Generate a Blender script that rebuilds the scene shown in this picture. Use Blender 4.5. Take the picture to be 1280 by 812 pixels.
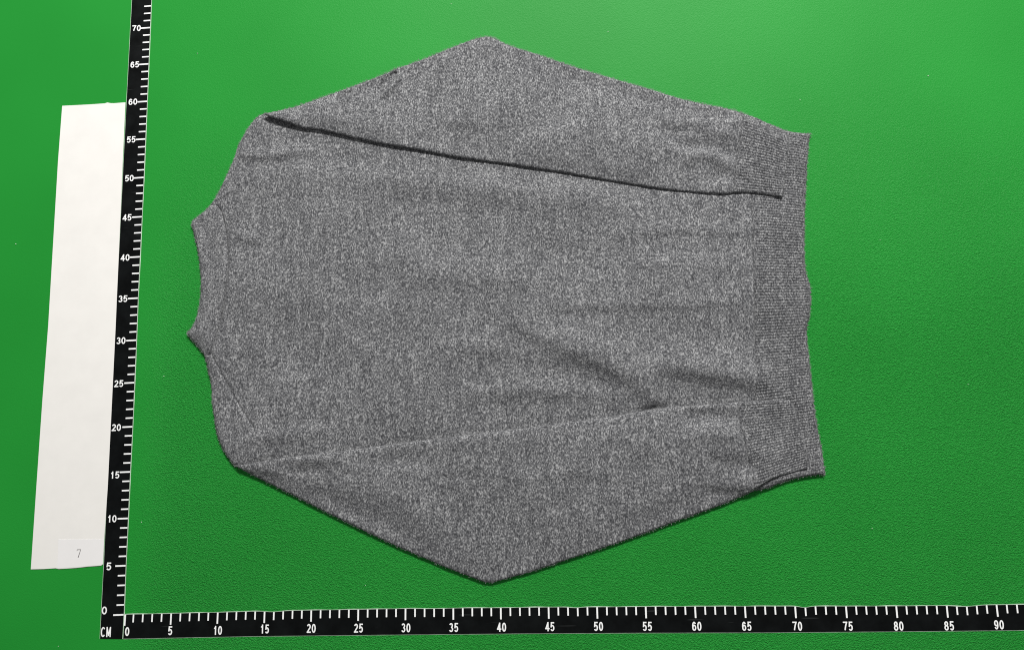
import bpy, bmesh, math, random
import numpy as np
from mathutils import Vector, Euler
from mathutils.geometry import delaunay_2d_cdt

for o in list(bpy.data.objects):
    bpy.data.objects.remove(o)
random.seed(7)
RNG = np.random.default_rng(11)
S = bpy.context.scene
COL = S.collection
CM = 0.01                                      # all tracing below is in centimetres on the mat

# ------------------------------------------------------------------ camera
CAM_POS = Vector((46.0153, 17.0659, 85.9366))  # cm
CAM_ROT = Euler((math.radians(8.19325), math.radians(2.99664), math.radians(-1.10470)), 'XYZ')
FPX = 1000.0
cam = bpy.data.cameras.new('camera')
cam.sensor_width = 36.0
cam.lens = FPX / 1280.0 * 36.0
cam.clip_start = 0.01
cam.clip_end = 50
camo = bpy.data.objects.new('camera', cam)
camo.location = CAM_POS * CM
camo.rotation_euler = CAM_ROT
COL.objects.link(camo)
S.camera = camo

# ------------------------------------------------------------------ world and lamps
W = bpy.data.worlds.new('World')
S.world = W
W.use_nodes = True
bg = W.node_tree.nodes['Background']
bg.inputs['Color'].default_value = (1.0, 1.0, 1.0, 1)
bg.inputs['Strength'].default_value = 0.26


def lamp(name, loc, target, sx, sy, energy, color):
    d = bpy.data.lights.new(name, 'AREA')
    d.shape = 'RECTANGLE'
    d.size = sx
    d.size_y = sy
    d.energy = energy
    d.color = color
    o = bpy.data.objects.new(name, d)
    o.location = loc
    o.rotation_euler = (Vector(target) - Vector(loc)).to_track_quat('-Z', 'Y').to_euler()
    COL.objects.link(o)
    return o


lamp('ceiling_lamp', (0.78, 2.35, 1.75), (0.50, 0.30, 0), 0.80, 0.40, 128, (1.0, 0.985, 0.96))

S.view_settings.view_transform = 'Standard'
S.view_settings.look = 'None'
S.view_settings.exposure = 0.0
S.view_settings.gamma = 1.0
S.cycles.use_denoising = False                # the weave is finer than the denoiser
S.cycles.filter_width = 1.1

# ------------------------------------------------------------------ helpers
RM = np.array(CAM_ROT.to_matrix())
CP = np.array(CAM_POS)


def at(px, py, z=0.0):
    """point of the mat plane (cm), raised by z, that was measured at this spot of the photograph"""
    d = RM @ np.array([(px - 640.0) / FPX, -(py - 406.0) / FPX, -1.0])
    t = (z - CP[2]) / d[2]
    p = CP + d * t
    return (p[0], p[1])


def ats(pts, z=0.0):
    return np.array([at(a, b, z) for a, b in pts])


def link(name, me, mat=None, parent=None):
    o = bpy.data.objects.new(name, me)
    COL.objects.link(o)
    if mat is not None and not me.materials:
        me.materials.append(mat)
    if parent is not None:
        o.parent = parent
        o.matrix_parent_inverse.identity()
        pl = parent.location.copy()
        q = parent
        while q.parent:
            q = q.parent
            pl += q.location
        o.location = -pl if not o.get('rel') else o.location
    return o


def thing(name, label, cat, loc=(0, 0, 0), group=None):
    o = bpy.data.objects.new(name, None)
    o.empty_display_size = 0.02
    o.location = loc
    COL.objects.link(o)
    o['label'] = label
    o['category'] = cat
    if group:
        o['group'] = group
    return o


def mesh_from(verts_cm, faces, name, smooth=False):
    me = bpy.data.meshes.new(name)
    me.from_pydata([tuple(c * CM for c in v) for v in verts_cm], [], faces)
    me.validate()
    if smooth:
        me.polygons.foreach_set('use_smooth', [True] * len(me.polygons))
    me.update()
    return me


def slab(poly, z0, z1, name, bevel=0.0):
    """prism over a polygon given in cm"""
    poly = [tuple(p) for p in poly]
    a = sum(poly[i][0] * poly[(i + 1) % len(poly)][1] - poly[(i + 1) % len(poly)][0] * poly[i][1] for i in range(len(poly)))
    if a < 0:
        poly = poly[::-1]
    n = len(poly)
    v = [(x, y, z0) for x, y in poly] + [(x, y, z1) for x, y in poly]
    f = [tuple(range(n - 1, -1, -1)), tuple(range(n, 2 * n))]
    f += [(i, (i + 1) % n, n + (i + 1) % n, n + i) for i in range(n)]
    me = mesh_from(v, f, name)
    if bevel:
        bm = bmesh.new()
        bm.from_mesh(me)
        bmesh.ops.bevel(bm, geom=[e for e in bm.edges if all(abs(w.co.z - z1 * CM) < 1e-6 for w in e.verts)], offset=bevel * CM, segments=2, affect='EDGES', profile=0.5)
        bm.to_mesh(me)
        bm.free()
    return me


# ------------------------------------------------------------------ materials
def new_mat(name):
    m = bpy.data.materials.new(name)
    m.use_nodes = True
    nt = m.node_tree
    b = nt.nodes['Principled BSDF']
    return m, nt, b


def N(nt, kind, **kw):
    n = nt.nodes.new(kind)
    for k, v in kw.items():
        if k in n.inputs:
            n.inputs[k].default_value = v
        else:
            setattr(n, k, v)
    return n


def coords(nt, scale=(100, 100, 100), rot=0.0):
    """position in cm on the mat (geometry position = world metres)"""
    g = N(nt, 'ShaderNodeNewGeometry')
    mp = N(nt, 'ShaderNodeMapping')
    mp.inputs['Scale'].default_value = scale
    mp.inputs['Rotation'].default_value = (0, 0, rot)
    nt.links.new(g.outputs['Position'], mp.inputs['Vector'])
    return mp.outputs['Vector']


def ramp(nt, fac, stops):
    r = N(nt, 'ShaderNodeValToRGB')
    e = r.color_ramp.elements
    while len(e) > 1:
        e.remove(e[-1])
    e[0].position, e[0].color = stops[0][0], (*stops[0][1], 1)
    for p, c in stops[1:]:
        x = e.new(p)
        x.color = (*c, 1)
    nt.links.new(fac, r.inputs['Fac'])
    return r.outputs['Color']


def mix(nt, fac, a, b, blend='MIX'):
    m = N(nt, 'ShaderNodeMix', data_type='RGBA', blend_type=blend)
    for s, v in ((m.inputs[0], fac), (m.inputs[6], a), (m.inputs[7], b)):
        if hasattr(v, 'links') or hasattr(v, 'is_linked'):
            nt.links.new(v, s)
        else:
            s.default_value = v
    return m.outputs[2]


def noise(nt, vec, scale, detail=2.0, rough=0.5, w=None):
    n = N(nt, 'ShaderNodeTexNoise', Scale=scale, Detail=detail, Roughness=rough)
    nt.links.new(vec, n.inputs['Vector'])
    return n.outputs['Fac']


def math_(nt, op, a, b=None):
    n = N(nt, 'ShaderNodeMath', operation=op)
    for s, v in zip(n.inputs, (a, b)):
        if v is None:
            continue
        if hasattr(v, 'is_linked'):
            nt.links.new(v, s)
        else:
            s.default_value = v
    return n.outputs[0]


def mat_green():
    m, nt, b = new_mat('green_vinyl')
    v = coords(nt)
    big = noise(nt, v, 0.05, 2)
    col = ramp(nt, big, [(0.3, (0.0085, 0.210, 0.0215)), (0.7, (0.0110, 0.237, 0.0260))])
    nt.links.new(col, b.inputs['Base Color'])
    b.inputs['Roughness'].default_value = 0.56
    b.inputs['Specular IOR Level'].default_value = 0.18
    # leather grain
    vo = N(nt, 'ShaderNodeTexVoronoi', Scale=7.5, feature='SMOOTH_F1')
    vo.inputs['Smoothness'].default_value = 0.6
    wv = coords(nt, (100, 100, 100))
    wob = N(nt, 'ShaderNodeTexNoise', Scale=2.2, Detail=2.0)
    nt.links.new(wv, wob.inputs['Vector'])
    wm = N(nt, 'ShaderNodeMix', data_type='RGBA', blend_type='LINEAR_LIGHT')
    wm.inputs[0].default_value = 0.35
    nt.links.new(wv, wm.inputs[6])
    nt.links.new(wob.outputs['Color'], wm.inputs[7])
    nt.links.new(wm.outputs[2], vo.inputs['Vector'])
    fine = noise(nt, v, 9.0, 2, 0.6)
    h = math_(nt, 'ADD', math_(nt, 'MULTIPLY', vo.outputs['Distance'], 0.8), fine)
    # the emboss strength is turned down towards the far side and left of the ruler
    sx = N(nt, 'ShaderNodeSeparateXYZ')
    nt.links.new(v, sx.inputs[0])
    my = N(nt, 'ShaderNodeMapRange', interpolation_type='SMOOTHSTEP')
    nt.links.new(sx.outputs['Y'], my.inputs['Value'])
    for q_, w_ in zip((1, 2, 3, 4), (62, 22, 0.22, 1.0)):
        my.inputs[q_].default_value = w_
    mx = N(nt, 'ShaderNodeMapRange', interpolation_type='SMOOTHSTEP')
    nt.links.new(sx.outputs['X'], mx.inputs['Value'])
    for q_, w_ in zip((1, 2, 3, 4), (-3, 6, 0.15, 1.0)):
        mx.inputs[q_].default_value = w_
    bp = N(nt, 'ShaderNodeBump', Strength=0.5, Distance=0.0021)
    nt.links.new(math_(nt, 'MULTIPLY', math_(nt, 'MULTIPLY', my.outputs[0], mx.outputs[0]), 0.7), bp.inputs['Strength'])
    nt.links.new(h, bp.inputs['Height'])
    nt.links.new(bp.outputs['Normal'], b.inputs['Normal'])
    return m


def mat_wool(name='heather_wool', gain=1.0, fine=1.0):
    m, nt, b = new_mat(name)
    v1 = coords(nt, (100, 48, 100))          # flecks run a little longer across the knit
    n1 = noise(nt, v1, 8.4 * fine, 1.0, 0.5)
    v2 = coords(nt, (100, 50, 100), 0.05)
    n2 = noise(nt, v2, 2.6 * fine, 3, 0.6)
    v3 = coords(nt, (100, 14, 100))
    n3 = noise(nt, v3, 1.6, 2, 0.6)
    f = math_(nt, 'ADD', math_(nt, 'ADD', math_(nt, 'MULTIPLY', n1, 0.68), math_(nt, 'MULTIPLY', n2, 0.18)), math_(nt, 'MULTIPLY', n3, 0.14))
    g = gain * 1.07
    col = ramp(nt, f, [(0.35, (0.037 * g, 0.0380 * g, 0.0413 * g)), (0.455, (0.081 * g, 0.0825 * g, 0.0875 * g)),
                       (0.545, (0.143 * g, 0.1450 * g, 0.1492 * g)), (0.66, (0.305 * g, 0.307 * g, 0.311 * g))])
    nt.links.new(col, b.inputs['Base Color'])
    b.inputs['Roughness'].default_value = 0.95
    b.inputs['Specular IOR Level'].default_value = 0.15
    b.inputs['Sheen Weight'].default_value = 0.10
    b.inputs['Sheen Roughness'].default_value = 0.5
    bp = N(nt, 'ShaderNodeBump', Strength=0.30, Distance=0.0010)
    nb = noise(nt, v1, 7.0, 1, 0.5)
    nt.links.new(nb, bp.inputs['Height'])
    nt.links.new(bp.outputs['Normal'], b.inputs['Normal'])
    return m


def mat_black():
    m, nt, b = new_mat('black_vinyl')
    v = coords(nt)
    sm = noise(nt, v, 0.5, 4, 0.6)
    col = ramp(nt, sm, [(0.35, (0.0008, 0.0012, 0.0013)), (0.75, (0.003, 0.004, 0.0043))])
    # scratches: thin stretched flecks
    vs = coords(nt, (30, 420, 100), 0.6)
    sc = noise(nt, vs, 0.8, 1, 0.5)
    scm = ramp(nt, sc, [(0.73, (0, 0, 0)), (0.78, (1, 1, 1))])
    col = mix(nt, math_(nt, 'MULTIPLY', scm, 0.14), col, (0.12, 0.13, 0.13, 1))
    nt.links.new(col, b.inputs['Base Color'])
    r = ramp(nt, sm, [(0.3, (0.38,) * 3), (0.7, (0.52,) * 3)])
    nt.links.new(r, b.inputs['Roughness'])
    b.inputs['Specular IOR Level'].default_value = 0.13
    return m


def mat_plain(name, c, rough=0.6, spec=0.3, var=0.06, scale=0.8):
    m, nt, b = new_mat(name)
    v = coords(nt)
    n = noise(nt, v, scale, 4, 0.6)
    c0 = tuple(x * (1 - var) for x in c)
    c1 = tuple(min(1, x * (1 + var)) for x in c)
    col = ramp(nt, n, [(0.3, c0), (0.7, c1)])
    nt.links.new(col, b.inputs['Base Color'])
    b.inputs['Roughness'].default_value = rough
    b.inputs['Specular IOR Level'].default_value = spec
    return m


M_GREEN = mat_green()
M_WOOL = mat_wool()
M_RIB = mat_wool('heather_wool_rib', 0.90)
M_BAND = mat_wool('heather_wool_band', 1.0, 1.15)
M_BLACK = mat_black()
M_INK = mat_plain('white_ink', (0.82, 0.83, 0.82), 0.55, 0.3, 0.04, 3)
M_EDGE = mat_plain('clear_film_edge', (0.42, 0.55, 0.42), 0.4, 0.4, 0.35, 0.7)
M_PAPER = mat_plain('cream_card', (0.715, 0.700, 0.668), 0.7, 0.25, 0.025, 0.35)
M_LABEL = mat_plain('white_paper', (0.722, 0.711, 0.702), 0.7, 0.25, 0.015, 0.6)
M_PRINT = mat_plain('grey_print', (0.12, 0.11, 0.11), 0.8, 0.1, 0.3, 9)
M_LINT = mat_plain('pale_lint', (0.6, 0.7, 0.58), 0.9, 0.1, 0.1, 3)

# ------------------------------------------------------------------ the mat
gm = slab([(-60, -40), (170, -40), (170, 150), (-60, 150)], -0.4, 0.0, 'mat')
mat_o = link('mat', gm, M_GREEN)
mat_o['kind'] = 'structure'
mat_o['label'] = 'bright green grained vinyl mat covering the table'

# ------------------------------------------------------------------ rulers
VT = {0: (155, 767.5), 5: (157.5, 706.3), 10: (160.3, 647.3), 15: (163, 589.3), 20: (166, 533), 25: (168.3, 478), 30: (170.7, 425),
      35: (172.7, 372.5), 40: (175.2, 321), 45: (177.7, 271), 50: (180, 222), 55: (182, 174), 60: (184.2, 127), 65: (186, 80.3), 70: (188, 35)}
HT = {0: (155.6, 767.3), 5: (214.3, 766), 10: (272.5, 764.7), 15: (331, 763), 20: (389.3, 762), 25: (448, 761), 30: (507, 760), 35: (566.7, 759.3),
      40: (626, 759), 45: (685.7, 758.2), 50: (746.3, 758), 55: (807, 757.5), 60: (868.7, 757.2), 65: (931, 757), 70: (993.7, 757),
      75: (1057.2, 757), 80: (1120, 756.8), 85: (1183, 756.2), 90: (1245.3, 755.3)}


def poly_interp(tab, hi):
    ks = sorted(tab)
    P = np.array([at(*tab[k]) for k in ks])
    cx = np.polyfit(ks, P[:, 0], 4)
    cy = np.polyfit(ks, P[:, 1], 4)

    def f(k):
        if k <= ks[-1]:
            return np.array([np.interp(k, ks, P[:, 0]), np.interp(k, ks, P[:, 1])])
        d = (P[-1] - P[-3]) / 10.0
        return P[-1] + d * (k - ks[-1])
    return f


vt = poly_interp(VT, 80)
ht = poly_interp(HT, 96)
RZ = 0.05                                     # thickness of the ruler strips


def arc(cx, cy, rx, ry, a0, a1, n=14):
    return [(cx + rx * math.cos(math.radians(a0 + (a1 - a0) * i / n)), cy + ry * math.sin(math.radians(a0 + (a1 - a0) * i / n))) for i in range(n + 1)]


# centre lines of a plain bold grotesque, in a unit box
GLYPH = {
    '0': [arc(.5, .5, .5, .5, 90, 450, 28)],
    '1': [[(.62, 0), (.62, 1)], [(.62, .98), (.45, .84), (.18, .72)]],
    '2': [arc(.5, .72, .46, .28, 165, -30, 14) + [(.62, .42), (.28, .2), (.06, 0)], [(.0, 0), (1, 0)]],
    '3': [arc(.47, .755, .43, .245, 160, -90, 14), arc(.47, .26, .5, .26, 90, -160, 16)],
    '4': [[(.74, 0), (.74, 1)], [(.72, .98), (.02, .26)], [(.0, .25), (1.05, .25)]],
    '5': [[(.92, 1), (.2, 1)], [(.2, 1), (.08, .5)], [(.08, .5)] + arc(.48, .32, .5, .32, 140, -150, 18)],
    '6': [arc(.5, .5, .48, .5, 35, 190, 14), arc(.5, .31, .48, .31, 180, 540, 24)],
    '7': [[(0, 1), (1, 1)], [(.97, .97), (.62, .55), (.42, .22), (.34, 0)]],
    '8': [arc(.5, .76, .42, .24, -90, 270, 22), arc(.5, .26, .5, .26, 90, 450, 24)],
    '9': [arc(.5, .5, .48, .5, 215, 370, 14), arc(.5, .69, .48, .31, 0, 360, 24)],
    'C': [arc(.5, .5, .5, .5, 40, 320, 24)],
    'M': [[(0, 0), (0, 1)], [(.02, .98), (.5, .12)], [(.5, .12), (.98, .98)], [(1, 1), (1, 0)]],
}


def stroke(path, t, z, V, F, closed):
    P = np.array(path)
    d = np.gradient(P, axis=0) if not closed else (np.roll(P[:-1], -1, 0) - np.roll(P[:-1], 1, 0))
    if closed:
        d = np.vstack([d, d[:1]])
    d /= np.maximum(np.linalg.norm(d, axis=1, keepdims=True), 1e-9)
    n_ = np.stack([-d[:, 1], d[:, 0]], 1) * t / 2
    o = len(V)
    for a, b in zip(P + n_, P - n_):
        V += [(a[0], a[1], z), (b[0], b[1], z)]
    for i in range(len(P) - 1):
        F.append((o + 2 * i + 1, o + 2 * i + 3, o + 2 * i + 2, o + 2 * i))


def numeral(txt, centre, w, h, rot, z, name, mat, parent, t=0.138):
    """flat printed characters, w x h cm, a hair above the strip they are printed on"""
    V, F = [], []
    nch = len(txt)
    gap = 0.10 * h
    cw = (w - gap * (nch - 1)) / nch
    k = 0
    for i, ch in enumerate(txt):
        x0 = -w / 2 + i * (cw + gap)
        for path in GLYPH[ch]:
            q = [(x0 + t / 2 + a * (cw - t), -h / 2 + t / 2 + b * (h - t)) for a, b in path]
            cl = abs(path[0][0] - path[-1][0]) + abs(path[0][1] - path[-1][1]) < 1e-6
            if not cl:                          # square stroke ends reach the box
                for e, f in ((0, 1), (-1, -2)):
                    dx, dy = q[e][0] - q[f][0], q[e][1] - q[f][1]
                    l = math.hypot(dx, dy)
                    ex = t / 2 if ch in '147CM25' and len(path) == 2 else 0
                    q[e] = (q[e][0] + dx / l * ex, q[e][1] + dy / l * ex)
            stroke(q, t * (0.92 if nch > 1 else 1), z + 0.003 * k, V, F, cl)
            k += 1
    c, s = math.cos(rot), math.sin(rot)
    V = [(centre[0] + c * x - s * y, centre[1] + s * x + c * y, zz) for x, y, zz in V]
    return link(name, mesh_from(V, F, name), mat, parent)


def tick_mesh(L, T):
    return slab([(0, -T / 2), (L, -T / 2), (L, T / 2), (0, T / 2)], 0, 0.006, 'tick')


TS, TL = tick_mesh(0.80, 0.155), tick_mesh(1.12, 0.165)
for t in (TS, TL):
    t.materials.append(M_INK)


def put_tick(me, name, p, d, parent, z=RZ, back=0.0):
    o = bpy.data.objects.new(name, me)
    COL.objects.link(o)
    o.parent = parent
    pl = parent.location
    a = math.atan2(d[1], d[0])
    q = (p[0] + d[0] * back, p[1] + d[1] * back)
    o.location = (q[0] * CM - pl[0], q[1] * CM - pl[1], z * CM - pl[2])
    o.rotation_euler = (0, 0, a)
    return o


# vertical ruler
left_edge = [(125.2, 797.5), (130.3, 700), (134.4, 609), (144.6, 406), (154.6, 203), (158.4, 128), (165.2, 0)]
rv = thing('ruler_strip', 'black upright measuring strip with white centimetre marks up to 70, beside the white card', 'ruler',
           (at(155, 767)[0] * CM, at(155, 767)[1] * CM, 0))
L = [at(*p) for p in left_edge]
d = (np.array(L[-1]) - np.array(L[-2]))
L.append(tuple(np.array(L[-1]) + d * 0.9))
R = [at(153.2, 797.8)] + [tuple(vt(k)) for k in range(0, 83, 5)]
link('strip', slab(L + R[::-1], 0.004, RZ, 'strip', 0.012), M_BLACK, rv)
ew = 0.075
edge_poly = R + [(x + ew + 0.02 * math.sin(i * 2.3), y) for i, (x, y) in enumerate(R)][::-1]
link('film_edge', slab(edge_poly, 0.002, RZ - 0.012, 'film_edge'), M_EDGE, rv)
lw = 0.05
link('film_edge', slab([(x - lw, y) for x, y in L] + L[::-1], 0.002, 0.02, 'film_edge'), M_EDGE, rv)
for k in range(0, 79):
    p = vt(k)
    q = vt(k + 0.5) - vt(max(k - 0.5, 0))
    q = q / np.linalg.norm(q)
    nrm = (-q[1], q[0])
    big = k % 5 == 0
    nrm = np.array(nrm) + np.array((0, -0.02))
    put_tick(TL if big else TS, 'tick_mark', p, nrm, rv, back=0.02)
VN = {0: (130.8, 762.2, .56, .80), 5: (136.3, 707.2, .56, .80), 10: (140.2, 647.8), 15: (143.8, 593.2), 20: (145.8, 534), 25: (148.8, 479.2), 30: (151.6, 425.6),
      35: (154, 373.4), 40: (156.8, 322), 45: (159.2, 272), 50: (162, 223), 55: (164.3, 174.7), 60: (166.5, 127.6), 65: (168.8, 81.2), 70: (171, 35.8), 75: (173, -8)}
for k, t in VN.items():
    w, h = (t[2], t[3]) if len(t) > 2 else (1.04, .76)
    numeral(str(k), at(t[0], t[1]), w, h, 0.01, RZ + 0.004, 'number', M_INK, rv)
numeral('CM', at(132.7, 789), 1.10, 1.02, 0.0, RZ + 0.004, 'unit_letters', M_INK, rv)

# horizontal ruler
rh = thing('ruler_strip', 'black lengthwise measuring strip with white centimetre marks up to 90 along the bottom edge', 'ruler',
           (at(700, 775)[0] * CM, at(700, 775)[1] * CM, 0))
dents = [(70.9, .13, .6), (86.8, .13, 1.3), (15.9, .10, 1.2), (47.8, .08, .7), (33.0, .04, 2.0)]
T_ = []
for i in range(0, 381):
    k = i * 0.25
    p = ht(k)
    dy = sum(a * math.exp(-((k - c) / w) ** 2) for c, a, w in dents)
    T_.append((p[0] + (0.09 if i == 0 else 0), p[1] - dy))
B_ = ats([(154.3, 797.4), (320, 794.2), (480, 792.5), (640, 791), (800, 790), (960, 789.6), (1120, 788.3), (1270, 786.8), (1330, 786.2)])
link('strip', slab(T_ + [tuple(p) for p in B_[::-1]], 0.004, RZ, 'strip', 0.012), M_BLACK, rh)
er = []
for i, (x, y) in enumerate(T_):
    er.append((x, y + 0.055 + 0.03 * math.sin(i * 0.37) * math.sin(i * 0.111 + 1)))
link('film_edge', slab(T_ + er[::-1], 0.002, RZ - 0.012, 'film_edge'), M_EDGE, rh)
link('film_edge', slab([tuple(p) for p in B_] + [(x, y - 0.05) for x, y in B_[::-1]], 0.002, 0.02, 'film_edge'), M_EDGE, rh)
for k in range(0, 94):
    p = ht(k)
    dy = sum(a * math.exp(-((k - c) / w) ** 2) for c, a, w in dents)
    lean = (k - 48) / 42.0                       # the marks fan out very slightly
    dx = 0.018 * lean
    put_tick(TL if k % 5 == 0 else TS, 'tick_mark', (p[0] + (0.12 if k == 0 else 0), p[1] - max(dy, 0) + 0.0), (dx, -1.0), rh, back=0.01)
HN = {0: (159.3, 788.5), 5: (213, 787.4), 10: (272.3, 787), 15: (331, 785.3), 20: (389.3, 784.5), 25: (448.3, 784.2), 30: (507.5, 783.8), 35: (567.2, 783.4),
      40: (627, 783), 45: (687.3, 782.3), 50: (748, 782), 55: (809, 782), 60: (870.8, 781.8), 65: (933.2, 781.8), 70: (996.5, 781.8),
      75: (1059.7, 781.8), 80: (1123, 781.6), 85: (1186, 781.3), 90: (1248.3, 780)}
for k, (x, y) in HN.items():
    one = k < 10
    numeral(str(k), at(x, y), 0.46 if one else 0.95, 0.90, 0.0, RZ + 0.004, 'number', M_INK, rh)

# ------------------------------------------------------------------ card with the number
card = thing('card_strip', 'long cream white card lying left of the upright ruler, printed 7 at its foot', 'card', (at(100, 420)[0] * CM, at(100, 420)[1] * CM, 0))
cp = ats([(38.8, 711), (45.7, 609), (53.3, 500), (60.6, 406), (72.7, 203), (78, 132.6), (110, 131), (131, 129.6), (134.5, 128.5), (138, 129.2), (142, 129.4), (157, 128.3),
          (153.6, 203), (145, 406), (140.4, 500), (135, 609), (130.8, 668), (129, 704.6), (126.5, 706.4), (110, 707.6), (96, 709.2), (73.5, 710.6), (70, 709.6), (55, 710.6)])
link('card_sheet', slab(cp, 0.004, 0.055, 'card_sheet', 0.012), M_PAPER, card)
lp = ats([(71.5, 709.8), (73.0, 673.5), (130.2, 673.2), (128.6, 704.4), (126, 706.0), (110, 707.1), (96, 708.6), (73.5, 709.6)], 0.06)
lab = link('number_label', slab(lp, 0.055, 0.066, 'number_label', 0.004), M_LABEL, card)
# a thin serif seven
seven = [(-.5, .62), (-.44, .98), (-.38, 1), (.5, 1), (.5, .92), (.02, -1), (-.17, -1), (.36, .84), (-.32, .84), (-.42, .6)]
c7 = at(98.3, 691.2, 0.07)
link('number', slab([(c7[0] + a * .46, c7[1] + b_ * .43) for a, b_ in seven], 0.066, 0.068, 'number'), M_PRINT, lab)


# ------------------------------------------------------------------ sweater
def densify(P, step):
    P = np.asarray(P, float)
    out = []
    n = len(P)
    for i in range(n):
        a, b = P[i], P[(i + 1) % n]
        m = max(1, int(np.hypot(*(b - a)) / step))
        for j in range(m):
            out.append(a + (b - a) * j / m)
    return np.array(out)


def open_dense(P, step):
    P = np.asarray(P, float)
    out = []
    for i in range(len(P) - 1):
        a, b = P[i], P[i + 1]
        m = max(1, int(np.hypot(*(b - a)) / step))
        for j in range(m):
            out.append(a + (b - a) * j / m)
    out.append(P[-1])
    return np.array(out)


def smooth_open(P, step=0.4, it=2, keep=()):
    """Chaikin-like rounding of a traced polyline, ends kept"""
    P = np.asarray(P, float)
    for _ in range(it):
        Q = [P[0]]
        for i in range(len(P) - 1):
            Q.append(P[i] * .75 + P[i + 1] * .25)
            Q.append(P[i] * .25 + P[i + 1] * .75)
        Q.append(P[-1])
        P = np.array(Q)
    return open_dense(P, step)


def seg_dist(pts, A, B):
    """distance of pts to each segment, min"""
    out = np.full(len(pts), 1e9)
    for s in range(0, len(pts), 4000):
        p = pts[s:s + 4000, None, :]
        ab = (B - A)[None]
        t = np.clip(((p - A[None]) * ab).sum(-1) / np.maximum((ab ** 2).sum(-1), 1e-12), 0, 1)
        q = A[None] + ab * t[..., None]
        out[s:s + 4000] = np.sqrt(((p - q) ** 2).sum(-1)).min(1)
    return out


def dist_poly(pts, P):
    return seg_dist(pts, P, np.roll(P, -1, 0))


def dist_line(pts, P):
    P = np.asarray(P, float)
    return seg_dist(pts, P[:-1], P[1:])


def inside(pts, P):
    x, y = pts[:, 0], pts[:, 1]
    r = np.zeros(len(pts), bool)
    n = len(P)
    for i in range(n):
        x0, y0 = P[i]
        x1, y1 = P[(i + 1) % n]
        c = (y0 > y) != (y1 > y)
        if y1 != y0:
            r ^= c & (x < (x1 - x0) * (y - y0) / (y1 - y0) + x0)
    return r


WAVES = [(RNG.uniform(0.25, 1.1), RNG.uniform(0, 2 * math.pi), RNG.uniform(0, 2 * math.pi)) for _ in range(26)]


def soft_noise(p, seed=0, f=1.0):
    z = np.zeros(len(p))
    for i, (k, a, ph) in enumerate(WAVES):
        a2 = a + seed * 1.7 + i
        z += np.sin(f * k * (p[:, 0] * math.cos(a2) + p[:, 1] * math.sin(a2)) + ph + seed) / (0.6 + k * 2)
    return z / 6.0


def sstep(x, a, b):
    t = np.clip((x - a) / (b - a), 0, 1)
    return t * t * (3 - 2 * t)


def rnd(d, r):
    t = np.clip(d / r, 0, 1)
    return np.sqrt(np.maximum(1 - (1 - t) ** 2, 0))


def ridge(p, line, w, amp):
    """a soft fold along a traced line, amplitude in cm; w = width, or (far side, near side) widths; fades at both ends"""
    P = ats(line, 0.8)
    d = dist_line(p, P)
    if isinstance(w, tuple):
        o = np.argsort(P[:, 0])
        far = p[:, 1] > np.interp(p[:, 0], P[o, 0], P[o, 1])
        w = np.where(far, w[0], w[1])
    g = np.exp(-(d / w) ** 2) * amp
    t = np.clip(((p - P[0]) @ (P[-1] - P[0])) / ((P[-1] - P[0]) @ (P[-1] - P[0])), 0, 1)
    return g * np.clip(4 * t * (1 - t), 0, 1) ** 0.5


# traced outlines ---------------------------------------------------
ZB, ZS = 0.25, 0.75                           # heights at which body and sleeve rims are seen
neck_corner_up = [(258, 262.6), (249, 269.5), (243.2, 274.2), (240.6, 277.5), (240.2, 281)]
neckline = [(240.2, 281), (244.6, 299), (249, 321), (251.5, 348), (250.8, 373), (247.2, 393), (242, 407), (235.3, 415.5)]
low_shoulder = [(235.3, 415.5), (235.2, 418), (239, 422.8), (252, 437.6), (257.3, 446.5), (260.3, 462.7), (264.5, 476), (265, 498), (267, 514), (270.2, 538), (275.8, 554), (283.8, 570), (293.4, 581.0)]
up_shoulder = [(331, 142), (321, 146.3), (310, 160), (302.5, 174), (297.3, 183), (293.6, 197), (286, 213.5), (274.5, 238), (267, 252.2), (258, 262.6)]
hem_edge = [(1013, 167.3), (1010.6, 178), (1008, 219), (1006, 258), (1005.4, 279), (1005.2, 323), (1008, 345), (1013.2, 357), (1013.6, 372), (1012.8, 392), (1008.6, 404), (1008.2, 425), (1011, 446), (1015.5, 488), (1019.8, 525), (1026.8, 561.5), (1031.5, 588), (1030, 592)]
hem_low = [(1030, 592), (1001, 595.8), (978.6, 601.6), (957, 611.0), (940, 613)]
hem_top = [(945, 150), (962, 154.5), (978, 162), (990, 165.4), (1013, 167.3)]

up = smooth_open(ats(up_shoulder, ZB))
nc = smooth_open(ats(neck_corner_up, ZB), 0.2)
nl = smooth_open(ats(neckline, ZB), 0.3)
ls = smooth_open(ats(low_shoulder, ZB))
he = smooth_open(ats(hem_edge, ZB), 0.12)
hl = smooth_open(ats(hem_low, ZB), 0.3)
htp = smooth_open(ats(hem_top, ZB), 0.3)
# the knitted rim is never a clean line
he = he + np.stack([0.035 * np.sin(np.arange(len(he)) * 2.1) + RNG.normal(0, 0.03, len(he)), 0 * he[:, 0]], 1) * np.r_[0, np.ones(len(he) - 2), 0][:, None]
side_low = open_dense(ats([(940, 613), (620, 600), (330, 588), (293.4, 581.0)], ZB), 0.5)
side_up = open_dense(ats([(331, 142), (620, 150), (945, 150)], ZB), 0.5)
# body outline: neck, lower shoulder, lower side (under the sleeve), hem, upper side (under the sleeve), upper shoulder
BODY = np.vstack([nc[:-1], nl[:-1], ls[:-1], side_low[::-1][:-1], hl[::-1][:-1], he[::-1][:-1], htp[::-1][:-1], side_up[::-1][:-1], up[:-1]])

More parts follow.
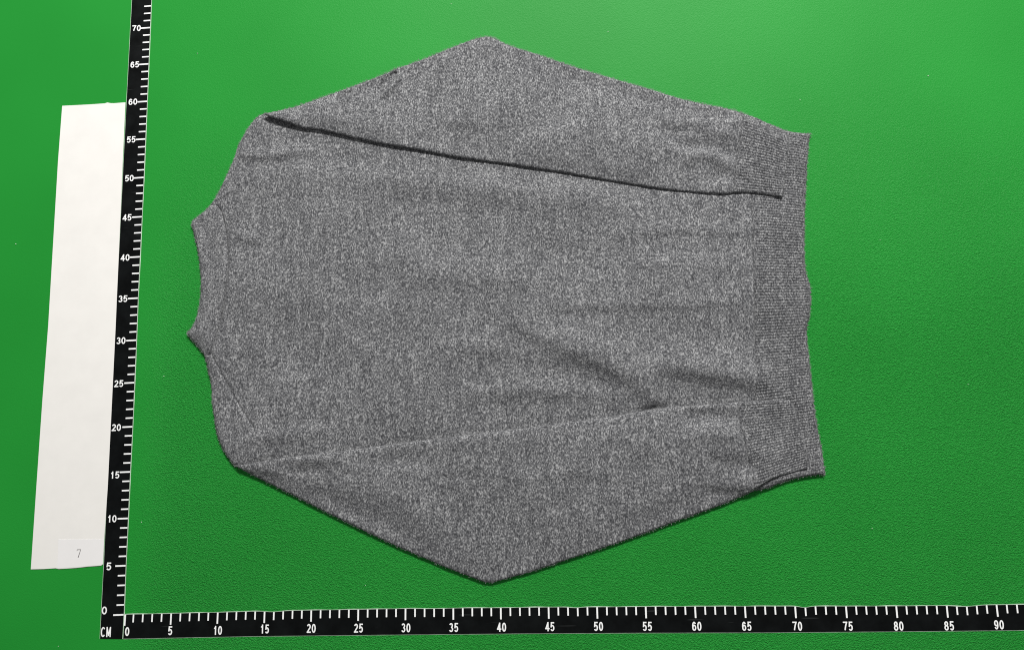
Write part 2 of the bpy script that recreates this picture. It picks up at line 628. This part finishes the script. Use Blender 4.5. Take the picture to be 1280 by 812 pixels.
SEAM_NECK = smooth_open(ats([(258, 262.6), (266, 256), (274.5, 258), (280, 274), (283.5, 292), (285.8, 318), (285.6, 340), (283.8, 360), (280.3, 386), (275, 408), (267.5, 436), (265.5, 443.5), (256.5, 445)], ZB), 0.3)
SEAM_HEM = open_dense(ats([(945, 150), (942, 200), (938.5, 247), (939.5, 300), (941, 350), (943.5, 420), (945.5, 470), (941, 520), (940, 613)], ZB), 0.3)


def snap(line, P):
    """make the ends of a cut line be exact vertices of the outline"""
    line = line.copy()
    for e in (0, -1):
        k = np.argmin(((P - line[e]) ** 2).sum(1))
        line[e] = P[k]
    return line


def cut(P, line):
    """split closed outline P by an open line -> (piece following P forward from line start to line end, other)"""
    line = snap(line, P)
    i = int(np.argmin(((P - line[0]) ** 2).sum(1)))
    j = int(np.argmin(((P - line[-1]) ** 2).sum(1)))
    n = len(P)
    fwd = [P[(i + k) % n] for k in range((j - i) % n + 1)]
    bwd = [P[(j + k) % n] for k in range((i - j) % n + 1)]
    a = np.array(fwd + [q for q in line[::-1][1:-1]])
    b = np.array(bwd + [q for q in line[1:-1]])
    return a, b


NECK, REST = cut(BODY, SEAM_NECK)
HEMP, MAIN = cut(REST, SEAM_HEM)


def area(P):
    return abs(0.5 * np.sum(P[:, 0] * np.roll(P[:, 1], -1) - np.roll(P[:, 0], -1) * P[:, 1]))


if area(NECK) > area(REST):
    NECK, REST = REST, NECK
    HEMP, MAIN = cut(REST, SEAM_HEM)
if area(HEMP) > area(MAIN):
    HEMP, MAIN = MAIN, HEMP

# sleeves
us_top = [(329.5, 143.4), (342.5, 138.7), (372.5, 129.5), (398, 120.3), (439.6, 105.6), (469, 94), (486, 87.6), (493, 83.2), (505, 80), (540, 67), (573.4, 52.6), (597, 44.6), (608.6, 42.7), (618, 45), (629.7, 51.7), (649.6, 58.7), (667, 63.6), (700, 75), (730, 85), (773.4, 97.6), (820, 111), (847, 119.8), (878.6, 127.4), (918.4, 134.6), (945.6, 145.2), (962.3, 155.2), (976, 161.5), (987, 164.8)]
us_end = [(987, 164.8), (985.5, 180), (983, 207), (979.5, 236), (978, 246.6)]
us_low = [(978, 246.6), (975, 246.2), (960, 243.2), (945.6, 241), (924.6, 239.6), (906, 242.2), (878.6, 240.2), (820, 233.8), (735.5, 220.6), (667.8, 209), (600, 199.8), (546, 191.3), (487, 182.2), (445.5, 173), (420, 166), (405, 162.6), (392.5, 160.4), (380, 160.2), (367.5, 156), (350, 150.8), (338, 147.2), (329.5, 143.4)]
a_ = smooth_open(ats(us_top, ZS), 0.35)
b_ = smooth_open(ats(us_end, ZS), 0.12)
b_ = b_ + np.stack([RNG.normal(0, 0.025, len(b_)), 0 * b_[:, 0]], 1) * np.r_[0, np.ones(len(b_) - 2), 0][:, None]
c_ = smooth_open(ats(us_low, ZS), 0.35)
SLV_U = np.vstack([a_[:-1], b_[:-1], c_[:-1]])
CUT_U = open_dense(ats([(930, 139), (926, 165), (921, 200), (917, 241)], ZS), 0.3)

ls_top = [(293.4, 581.3), (311, 579.6), (338, 573.8), (373, 569.6), (400, 567.2), (440, 561.6), (480, 556), (562, 545.8), (636, 537), (720, 526.4), (766, 519.6), (806, 513), (826, 510.4), (843, 507.8), (880, 505.5), (922, 502), (947, 500), (987, 499.3)]
ls_end = [(987, 499.3), (994, 508), (1000, 530), (1005, 549), (1009, 562), (1011, 576), (1011, 585.5)]
ls_low = [(1011, 585.5), (1001, 588), (991, 590.6), (969, 596.2), (952, 604.5), (944, 612), (933, 618), (913.5, 626), (902.5, 631), (852.5, 648.6), (800, 668.5), (750, 686), (690, 705.5), (665, 714.4), (640, 721), (622, 726.3), (610, 728.4), (600, 725.6), (577.5, 716.8), (555, 708.4), (540, 701.5), (495, 682.5), (435, 654), (390, 631.5), (365, 618.5), (335, 603.8), (311, 592.0), (293.4, 581.3)]
d_ = smooth_open(ats(ls_top, ZS), 0.35)
e_ = smooth_open(ats(ls_end, ZS), 0.12)
e_ = e_ + np.stack([RNG.normal(0, 0.025, len(e_)), 0 * e_[:, 0]], 1) * np.r_[0, np.ones(len(e_) - 2), 0][:, None]
f_ = smooth_open(ats(ls_low, 0.45), 0.35)
f_[0] = e_[-1]
f_[-1] = d_[0]
SLV_L = np.vstack([d_[:-1], e_[:-1], f_[:-1]])
CUT_L = open_dense(ats([(922.5, 502), (926, 530), (936, 578), (944, 612)], ZS), 0.3)

D_LINE = d_[::4] + np.array([0, 0.12])
D_LINE = D_LINE[D_LINE[:, 0] < at(850, 500)[0]]
E_UP = b_[::5] + np.array([0.16, 0])
E_LOW = e_[::5] + np.array([0.16, 0])
HB, HS = 0.46, 0.38                           # thickness of the flattened body and of a flattened sleeve

# folds: line in photograph pixels, width cm, height cm
BODY_FOLDS = [
    ([(630, 395), (690, 424), (745, 446), (795, 470), (824, 500)], (2.4, 1.35), 0.21),
    ([(808, 456), (850, 458), (905, 467), (975, 480)], (1.8, 1.15), 0.19),
    ([(800, 514), (815, 511), (834, 508)], 0.38, -0.06),
    ([(560, 492), (620, 487), (700, 487), (790, 498)], (0.8, 1.0), 0.075),
    ([(540, 430), (640, 436), (720, 455)], (1.4, 1.1), 0.06),
    ([(650, 384), (740, 382), (850, 380), (950, 374)], (1.2, 0.5), 0.05),
    ([(500, 352), (600, 345), (700, 352)], (2.0, 1.0), 0.05),
    ([(760, 292), (850, 286), (950, 290)], (0.8, 0.5), 0.04),
    ([(760, 332), (850, 328), (950, 334)], (0.9, 0.6), 0.03),
    ([(285, 192), (330, 194), (400, 186)], (0.7, 0.5), 0.09),
    ([(300, 228), (360, 214), (480, 222), (640, 238), (800, 256)], (1.3, 1.8), 0.10),
    ([(285, 556), (320, 545), (430, 536)], (0.5, 1.0), 0.07),
    ([(350, 478), (382, 473), (415, 469)], 0.28, 0.02),
    ([(288, 286), (300, 296), (330, 300)], (0.6, 0.5), 0.06),
    ([(300, 440), (312, 470), (320, 500)], 1.2, -0.05),
]
SLEEVE_U_FOLDS = [
    ([(494, 86), (483, 102), (466, 124)], 0.36, -0.27),
    ([(502, 90), (492, 106), (476, 122)], 0.42, 0.17),
    ([(446, 113), (434, 120), (422, 127)], 0.42, 0.10),
    ([(440, 112), (428, 119), (416, 126)], 0.34, -0.19),
    ([(360, 140), (420, 128), (480, 112)], 0.9, 0.10),
    ([(610, 60), (605, 78), (600, 96)], 0.5, -0.05),
    ([(820, 150), (850, 178), (900, 186), (925, 196)], 0.6, -0.14),
    ([(850, 200), (880, 190), (918, 205)], 0.7, 0.14),
    ([(870, 160), (905, 165), (930, 172)], 0.6, 0.10),
    ([(880, 225), (905, 218), (935, 226)], 0.6, -0.10),
    ([(700, 150), (800, 170), (850, 190)], 1.6, 0.08),
]
SLEEVE_L_FOLDS = [
    ([(855, 520), (890, 520), (930, 524)], 0.7, -0.12),
    ([(850, 548), (890, 538), (925, 548)], 0.9, 0.14),
    ([(880, 575), (910, 582), (950, 580)], 0.8, -0.12),
    ([(880, 606), (920, 606), (950, 596)], 0.6, 0.06),
    ([(560, 600), (564, 650), (572, 700)], 0.3, -0.03),
    ([(380, 590), (480, 620), (600, 690)], 2.0, 0.08),
]

SHO_L = smooth_open(ats([(265.5, 443.5), (278.7, 468.6), (291, 494.5), (307.8, 520.4), (318, 535)], ZB), 0.3)
SHO_U = smooth_open(ats([(266, 253.5), (280, 245), (292, 239), (308, 222), (325, 202)], ZB), 0.3)


def body_mid(p):
    """middle height, half thickness of the folded-flat body"""
    d = dist_poly(p, BODY)
    ins = inside(p, BODY)
    d = np.where(ins, d, 0)
    half = HB / 2 * rnd(d, 0.42)
    base = HB / 2 + 0.02
    return base, half, d


def body_top(p):
    base, half, d = body_mid(p)
    z = base + half
    f = sstep(d, 0.2, 1.5)
    z = z + f * 0.40 * soft_noise(p, 1, 0.8) + f * 0.15 * soft_noise(p * np.array([0.45, 1.0]), 9, 1.5) + f * 0.03 * soft_noise(p, 4, 2.6)
    for l, w, a in BODY_FOLDS:
        z = z + 3.6 * ridge(p, l, w, a) * sstep(d, 0.0, 0.8)
    z = z - 0.08 * np.exp(-(dist_line(p, D_LINE) / 0.28) ** 2) * sstep(d, 0, .5)
    for ln in (E_UP, E_LOW):                    # groove added beside each cuff end so its edge shades dark
        z = z - 0.16 * np.exp(-(dist_line(p, ln) / 0.22) ** 2) * sstep(d, 0, .4)
    # seams pull the knit in
    dn = dist_line(p, SEAM_NECK)
    z = z - 0.16 * np.exp(-(dn / 0.13) ** 2) * sstep(d, 0.1, 1.6)
    z = z + np.where(inside(p, NECK), 0.07, 0.0) * sstep(dn, 0.03, 0.3) * sstep(d, 0.1, 0.8)
    z = z - 0.16 * np.exp(-(dist_line(p, SHO_L) / 0.14) ** 2) * sstep(d, 0, .3)
    z = z + 0.09 * np.exp(-(dist_line(p, SHO_U) / 0.13) ** 2)
    z = z - 0.08 * np.exp(-(dist_line(p, SEAM_HEM) / 0.12) ** 2) * sstep(d, 0, .3)
    return z


def under(p, free):
    """what a sleeve rests on: the body where there is one, else it sinks to the mat towards its free fold"""
    d = dist_poly(p, BODY)
    q = np.where(inside(p, BODY), d, -d)
    return np.where(inside(p, BODY), body_top(p), HB) * np.maximum(sstep(q, -7.0, 0.6) * sstep(dist_line(p, free), 0.0, 3.0), sstep(q, -0.8, 0.5))


def sleeve_fn(outline, folds, lift, seed, free, cutl):
    def mid(p):
        d = dist_poly(p, outline)
        half = HS / 2 * rnd(d, 0.30)
        base = under(p, free) + HS / 2 + 0.015 + lift(p)
        return base, half, d

    def top(p):
        base, half, d = mid(p)
        z = base + half
        z = z - 0.09 * np.exp(-(dist_line(p, cutl) / 0.14) ** 2) * sstep(d, 0, .4)
        f = sstep(d, 0.2, 1.6)
        z = z + f * (0.30 * soft_noise(p, seed, 0.9) + 0.03 * soft_noise(p, seed + 3, 2.6))
        for l, w, a in folds:
            z = z + 2.7 * ridge(p, l, w, a) * sstep(d, 0.05, 0.5)
        return np.maximum(z, base - half + 0.09 * rnd(d, 0.3))

    def bot(p):
        base, half, d = mid(p)
        return base - half
    return top, bot


def lift_u(p):
    c = np.array(at(345, 149))
    g = 0.17 * np.exp(-(((p - c) / np.array([4.0, 1.6])) ** 2).sum(1))
    e = ats([(330, 143), (440, 172), (640, 205), (820, 234), (978, 247)], ZS)
    dl = dist_line(p, e)
    t = np.clip((p[:, 0] - e[0][0]) / (e[-1][0] - e[0][0]), 0, 1)
    return 0.20 * np.exp(-(dist_line(p, b_) / 0.5) ** 2) + g * sstep(dl, 3.0, 0.0) * 1.0 + (0.06 - 0.22 * t + 0.03 * np.sin(p[:, 0] * 0.9)) * np.exp(-(dl / 0.8) ** 2)


def lift_l(p):
    # the lower sleeve hugs the body along its upper edge, bulges a little along its free edge
    dl = dist_line(p, d_)
    df = dist_line(p, f_)
    k = np.exp(-(((p - np.array(at(1000, 590))) / np.array([3.5, 1.6])) ** 2).sum(1))
    return -0.085 * np.exp(-(dl / 0.7) ** 2) + 0.03 * np.exp(-(df / 1.5) ** 2) - 0.30 * k + 0.08 * np.exp(-(dist_line(p, e_[:-12]) / 0.5) ** 2)


TOP_U, BOT_U = sleeve_fn(SLV_U, SLEEVE_U_FOLDS, lift_u, 2, a_, CUT_U)
TOP_L, BOT_L = sleeve_fn(SLV_L, SLEEVE_L_FOLDS, lift_l, 5, f_, CUT_L)


def body_bot(p):
    base, half, d = body_mid(p)
    return base - half


def bilinear(Q, u, v):
    A, B, C, D = [np.array(q) for q in Q]      # top-left, top-right, bottom-right, bottom-left
    u = np.asarray(u)[..., None]
    v = np.asarray(v)[..., None]
    return (A * (1 - u) + B * u) * (1 - v) + (D * (1 - u) + C * u) * v


def inv_bilinear(Q, p):
    u = np.full(len(p), .5)
    v = np.full(len(p), .5)
    for _ in range(12):
        f = bilinear(Q, u, v) - p
        e = 1e-4
        du = (bilinear(Q, u + e, v) - bilinear(Q, u, v)) / e
        dv = (bilinear(Q, u, v + e) - bilinear(Q, u, v)) / e
        det = du[:, 0] * dv[:, 1] - du[:, 1] * dv[:, 0]
        u = u - (f[:, 0] * dv[:, 1] - f[:, 1] * dv[:, 0]) / det
        v = v - (du[:, 0] * f[:, 1] - du[:, 1] * f[:, 0]) / det
    return u, v


def cloth(name, poly, full, top, bot, parent, mat, step=0.34, rib=None, lines=()):
    """one closed knitted piece over its outline; full = outline of the whole layer it is cut from"""
    poly = densify(poly, 0.35)
    pts = []
    for off in (0.05, 0.13, 0.25, 0.42):
        t = np.roll(full, -1, 0) - np.roll(full, 1, 0)
        t /= np.maximum(np.linalg.norm(t, axis=1, keepdims=True), 1e-9)
        nrm = np.stack([-t[:, 1], t[:, 0]], 1)
        for s in (1, -1):
            q = full + nrm * off * s
            pts.append(q[(dist_poly(q, full) > off * 0.85)])
    lo, hi = poly.min(0), poly.max(0)
    for ln in lines:                           # finer mesh along seams and creases
        t = np.gradient(ln, axis=0)
        t /= np.maximum(np.linalg.norm(t, axis=1, keepdims=True), 1e-9)
        nrm = np.stack([-t[:, 1], t[:, 0]], 1)
        for off in (-.3, -.2, -.1, 0, .1, .2, .3):
            pts.append(ln + nrm * off)
    if rib is None:
        xs = np.arange(lo[0], hi[0], step)
        ys = np.arange(lo[1], hi[1], step * .9)
        g = np.stack(np.meshgrid(xs, ys), -1)
        g[1::2, :, 0] += step / 2
        g = g.reshape(-1, 2) + RNG.uniform(-.05, .05, (g.size // 2, 2)) * step
    else:
        Q, n = rib
        vv = (np.arange(-4, n * 4 + 5)) / (n * 4)
        uu = np.linspace(-.15, 1.15, 26)
        U, V = np.meshgrid(uu, vv)
        g = bilinear(Q, U.ravel(), V.ravel())
        pts = pts[:4]
    pts.append(g)
    q = np.vstack(pts)
    q = q[inside(q, poly)]
    q = q[dist_poly(q, poly) > (0.045 if rib is None else 0.03)]
    nb = len(poly)
    allp = np.vstack([poly, q])
    res = delaunay_2d_cdt([Vector(a) for a in allp], [(i, (i + 1) % nb) for i in range(nb)], [], 1, 1e-5)
    P2 = np.array([v[:] for v in res[0]])
    tris = [tuple(f) for f in res[2]]
    zt = top(P2)
    zb = bot(P2)
    if rib is not None:
        Q, n = rib
        u, v = inv_bilinear(Q, P2)
        amp = 0.040 * sstep(dist_poly(P2, full), 0.0, 0.25) * sstep(u, -0.02, 0.10)
        wob = 0.25 * np.sin(u * 5 + v * 30) * 0.3
        zt = zt + amp * np.cos(2 * math.pi * (v * n + 0 * wob))
    zb = np.minimum(zb, zt - 0.001)
    n = len(P2)
    V3 = [(a[0], a[1], z) for a, z in zip(P2, zt)] + [(a[0], a[1], z) for a, z in zip(P2, zb)]
    F = []
    edges = {}
    for t in tris:
        a, b, c = P2[t[0]], P2[t[1]], P2[t[2]]
        if (b[0] - a[0]) * (c[1] - a[1]) - (b[1] - a[1]) * (c[0] - a[0]) < 0:
            t = (t[0], t[2], t[1])
        F.append(t)
        F.append((t[0] + n, t[2] + n, t[1] + n))
        for i in range(3):
            e = (t[i], t[(i + 1) % 3])
            if (e[1], e[0]) in edges:
                del edges[(e[1], e[0])]
            else:
                edges[e] = 1
    for (i, j) in edges:
        F.append((i, i + n, j + n, j))
    me = mesh_from(V3, F, name, True)
    return link(name, me, mat, parent)


SEAMS = [open_dense(q, 0.12) for q in (SEAM_NECK, SHO_L, SHO_U, SEAM_HEM, ats([(350, 478), (382, 473), (415, 469)], .8), ats([(796, 514), (812, 511), (836, 508)], .8))]
CREASES = [open_dense(ats(q[0], .8), 0.12) for q in SLEEVE_U_FOLDS[:3]]
cx, cy = at(620, 390)
sw = thing('sweater', 'heather grey knitted sweater laid face down with both sleeves folded across its back', 'sweater', (cx * CM, cy * CM, 0))
body = cloth('body', MAIN, BODY, body_top, body_bot, sw, M_WOOL, lines=SEAMS)
neck = cloth('neckband', NECK, BODY, body_top, body_bot, sw, M_BAND, 0.22, lines=SEAMS)
HQ = [at(942, 155, .6), at(1011, 167, .6), at(1030, 592, .6), at(942, 610, .6)]
hem = cloth('hem_band', HEMP, BODY, body_top, body_bot, sw, M_RIB, rib=(HQ, 126))
CU, SU = cut(SLV_U, CUT_U)
if area(CU) > area(SU):
    CU, SU = SU, CU
CL, SL = cut(SLV_L, CUT_L)
if area(CL) > area(SL):
    CL, SL = SL, CL
s1 = cloth('sleeve', SU, SLV_U, TOP_U, BOT_U, sw, M_WOOL, lines=CREASES)
s1['label'] = 'upper sleeve with a dark gap along its lower edge'
UQ = [at(929, 139, 1.), at(987, 164, 1.), at(978, 247, 1.), at(917, 241, 1.)]
k1 = cloth('cuff', CU, SLV_U, TOP_U, BOT_U, s1, M_RIB, rib=(UQ, 29))
s2 = cloth('sleeve', SL, SLV_L, TOP_L, BOT_L, sw, M_WOOL)
s2['label'] = 'lower sleeve lying flat with a thin pale upper edge'
LQ = [at(922, 502, 1.), at(989, 499, 1.), at(1011, 586, 1.), at(944, 612, 1.)]
k2 = cloth('cuff', CL, SLV_L, TOP_L, BOT_L, s2, M_RIB, rib=(LQ, 30))

# loose fibres standing out along the rims
FV, FF = [], []


def fibres(line, z, n):
    t = np.gradient(line, axis=0)
    t /= np.maximum(np.linalg.norm(t, axis=1, keepdims=True), 1e-9)
    for _ in range(n):
        i = RNG.integers(0, len(line))
        a = RNG.uniform(0, 2 * math.pi)
        L_ = RNG.uniform(0.06, 0.22)
        p0 = line[i] + t[i] * RNG.uniform(-.2, .2)
        dv = np.array([math.cos(a), math.sin(a)])
        sd = np.array([-dv[1], dv[0]]) * 0.011
        z0 = z + RNG.uniform(-.1, .1)
        o = len(FV)
        p1 = p0 + dv * L_ * .6 + sd * RNG.uniform(-3, 3)
        p2 = p0 + dv * L_ + sd * RNG.uniform(-6, 6)
        dz = RNG.uniform(-.03, .12)
        FV.extend([(*(p0 - sd), z0), (*(p0 + sd), z0), (*(p1 + sd), z0 + dz * .6), (*(p1 - sd), z0 + dz * .6), (*p2, z0 + dz)])
        FF.extend([(o, o + 1, o + 2, o + 3), (o + 3, o + 2, o + 4)])


for ln, z, n in ((up, .26, 500), (nc, .26, 150), (nl, .26, 500), (ls, .26, 600), (he, .26, 1300), (hl, .22, 250), (htp, .26, 120),
                 (a_, .35, 1500), (f_, .28, 700)):
    fibres(ln, z, n)
fz = link('wool_fuzz', mesh_from(FV, FF, 'wool_fuzz'), mat_plain('wool_fibre', (0.19, 0.19, 0.195), 0.95, 0.1, 0.3, 6), sw)
fz['kind'] = 'stuff'

# ------------------------------------------------------------------ lint on the mat
bm = bmesh.new()
spots = [(247, 67), (564, 5), (20, 305), (457, 731), (177, 652), (1000, 125), (73, 807), (66, 322), (105, 363), (760, 40), (1100, 300), (1210, 480), (205, 470), (1160, 95), (700, 690), (1090, 660)]
for (px, py) in spots:
    x, y = at(px, py)
    r = random.uniform(0.035, 0.07)
    bmesh.ops.create_icosphere(bm, subdivisions=1, radius=r * CM, matrix=__import__('mathutils').Matrix.Translation((x * CM, y * CM, r * 0.5 * CM)))
lm = bpy.data.meshes.new('lint')
bm.to_mesh(lm)
bm.free()
lo = link('lint', lm, M_LINT)
lo['kind'] = 'stuff'
lo['label'] = 'tiny pale lint specks scattered over the green mat'
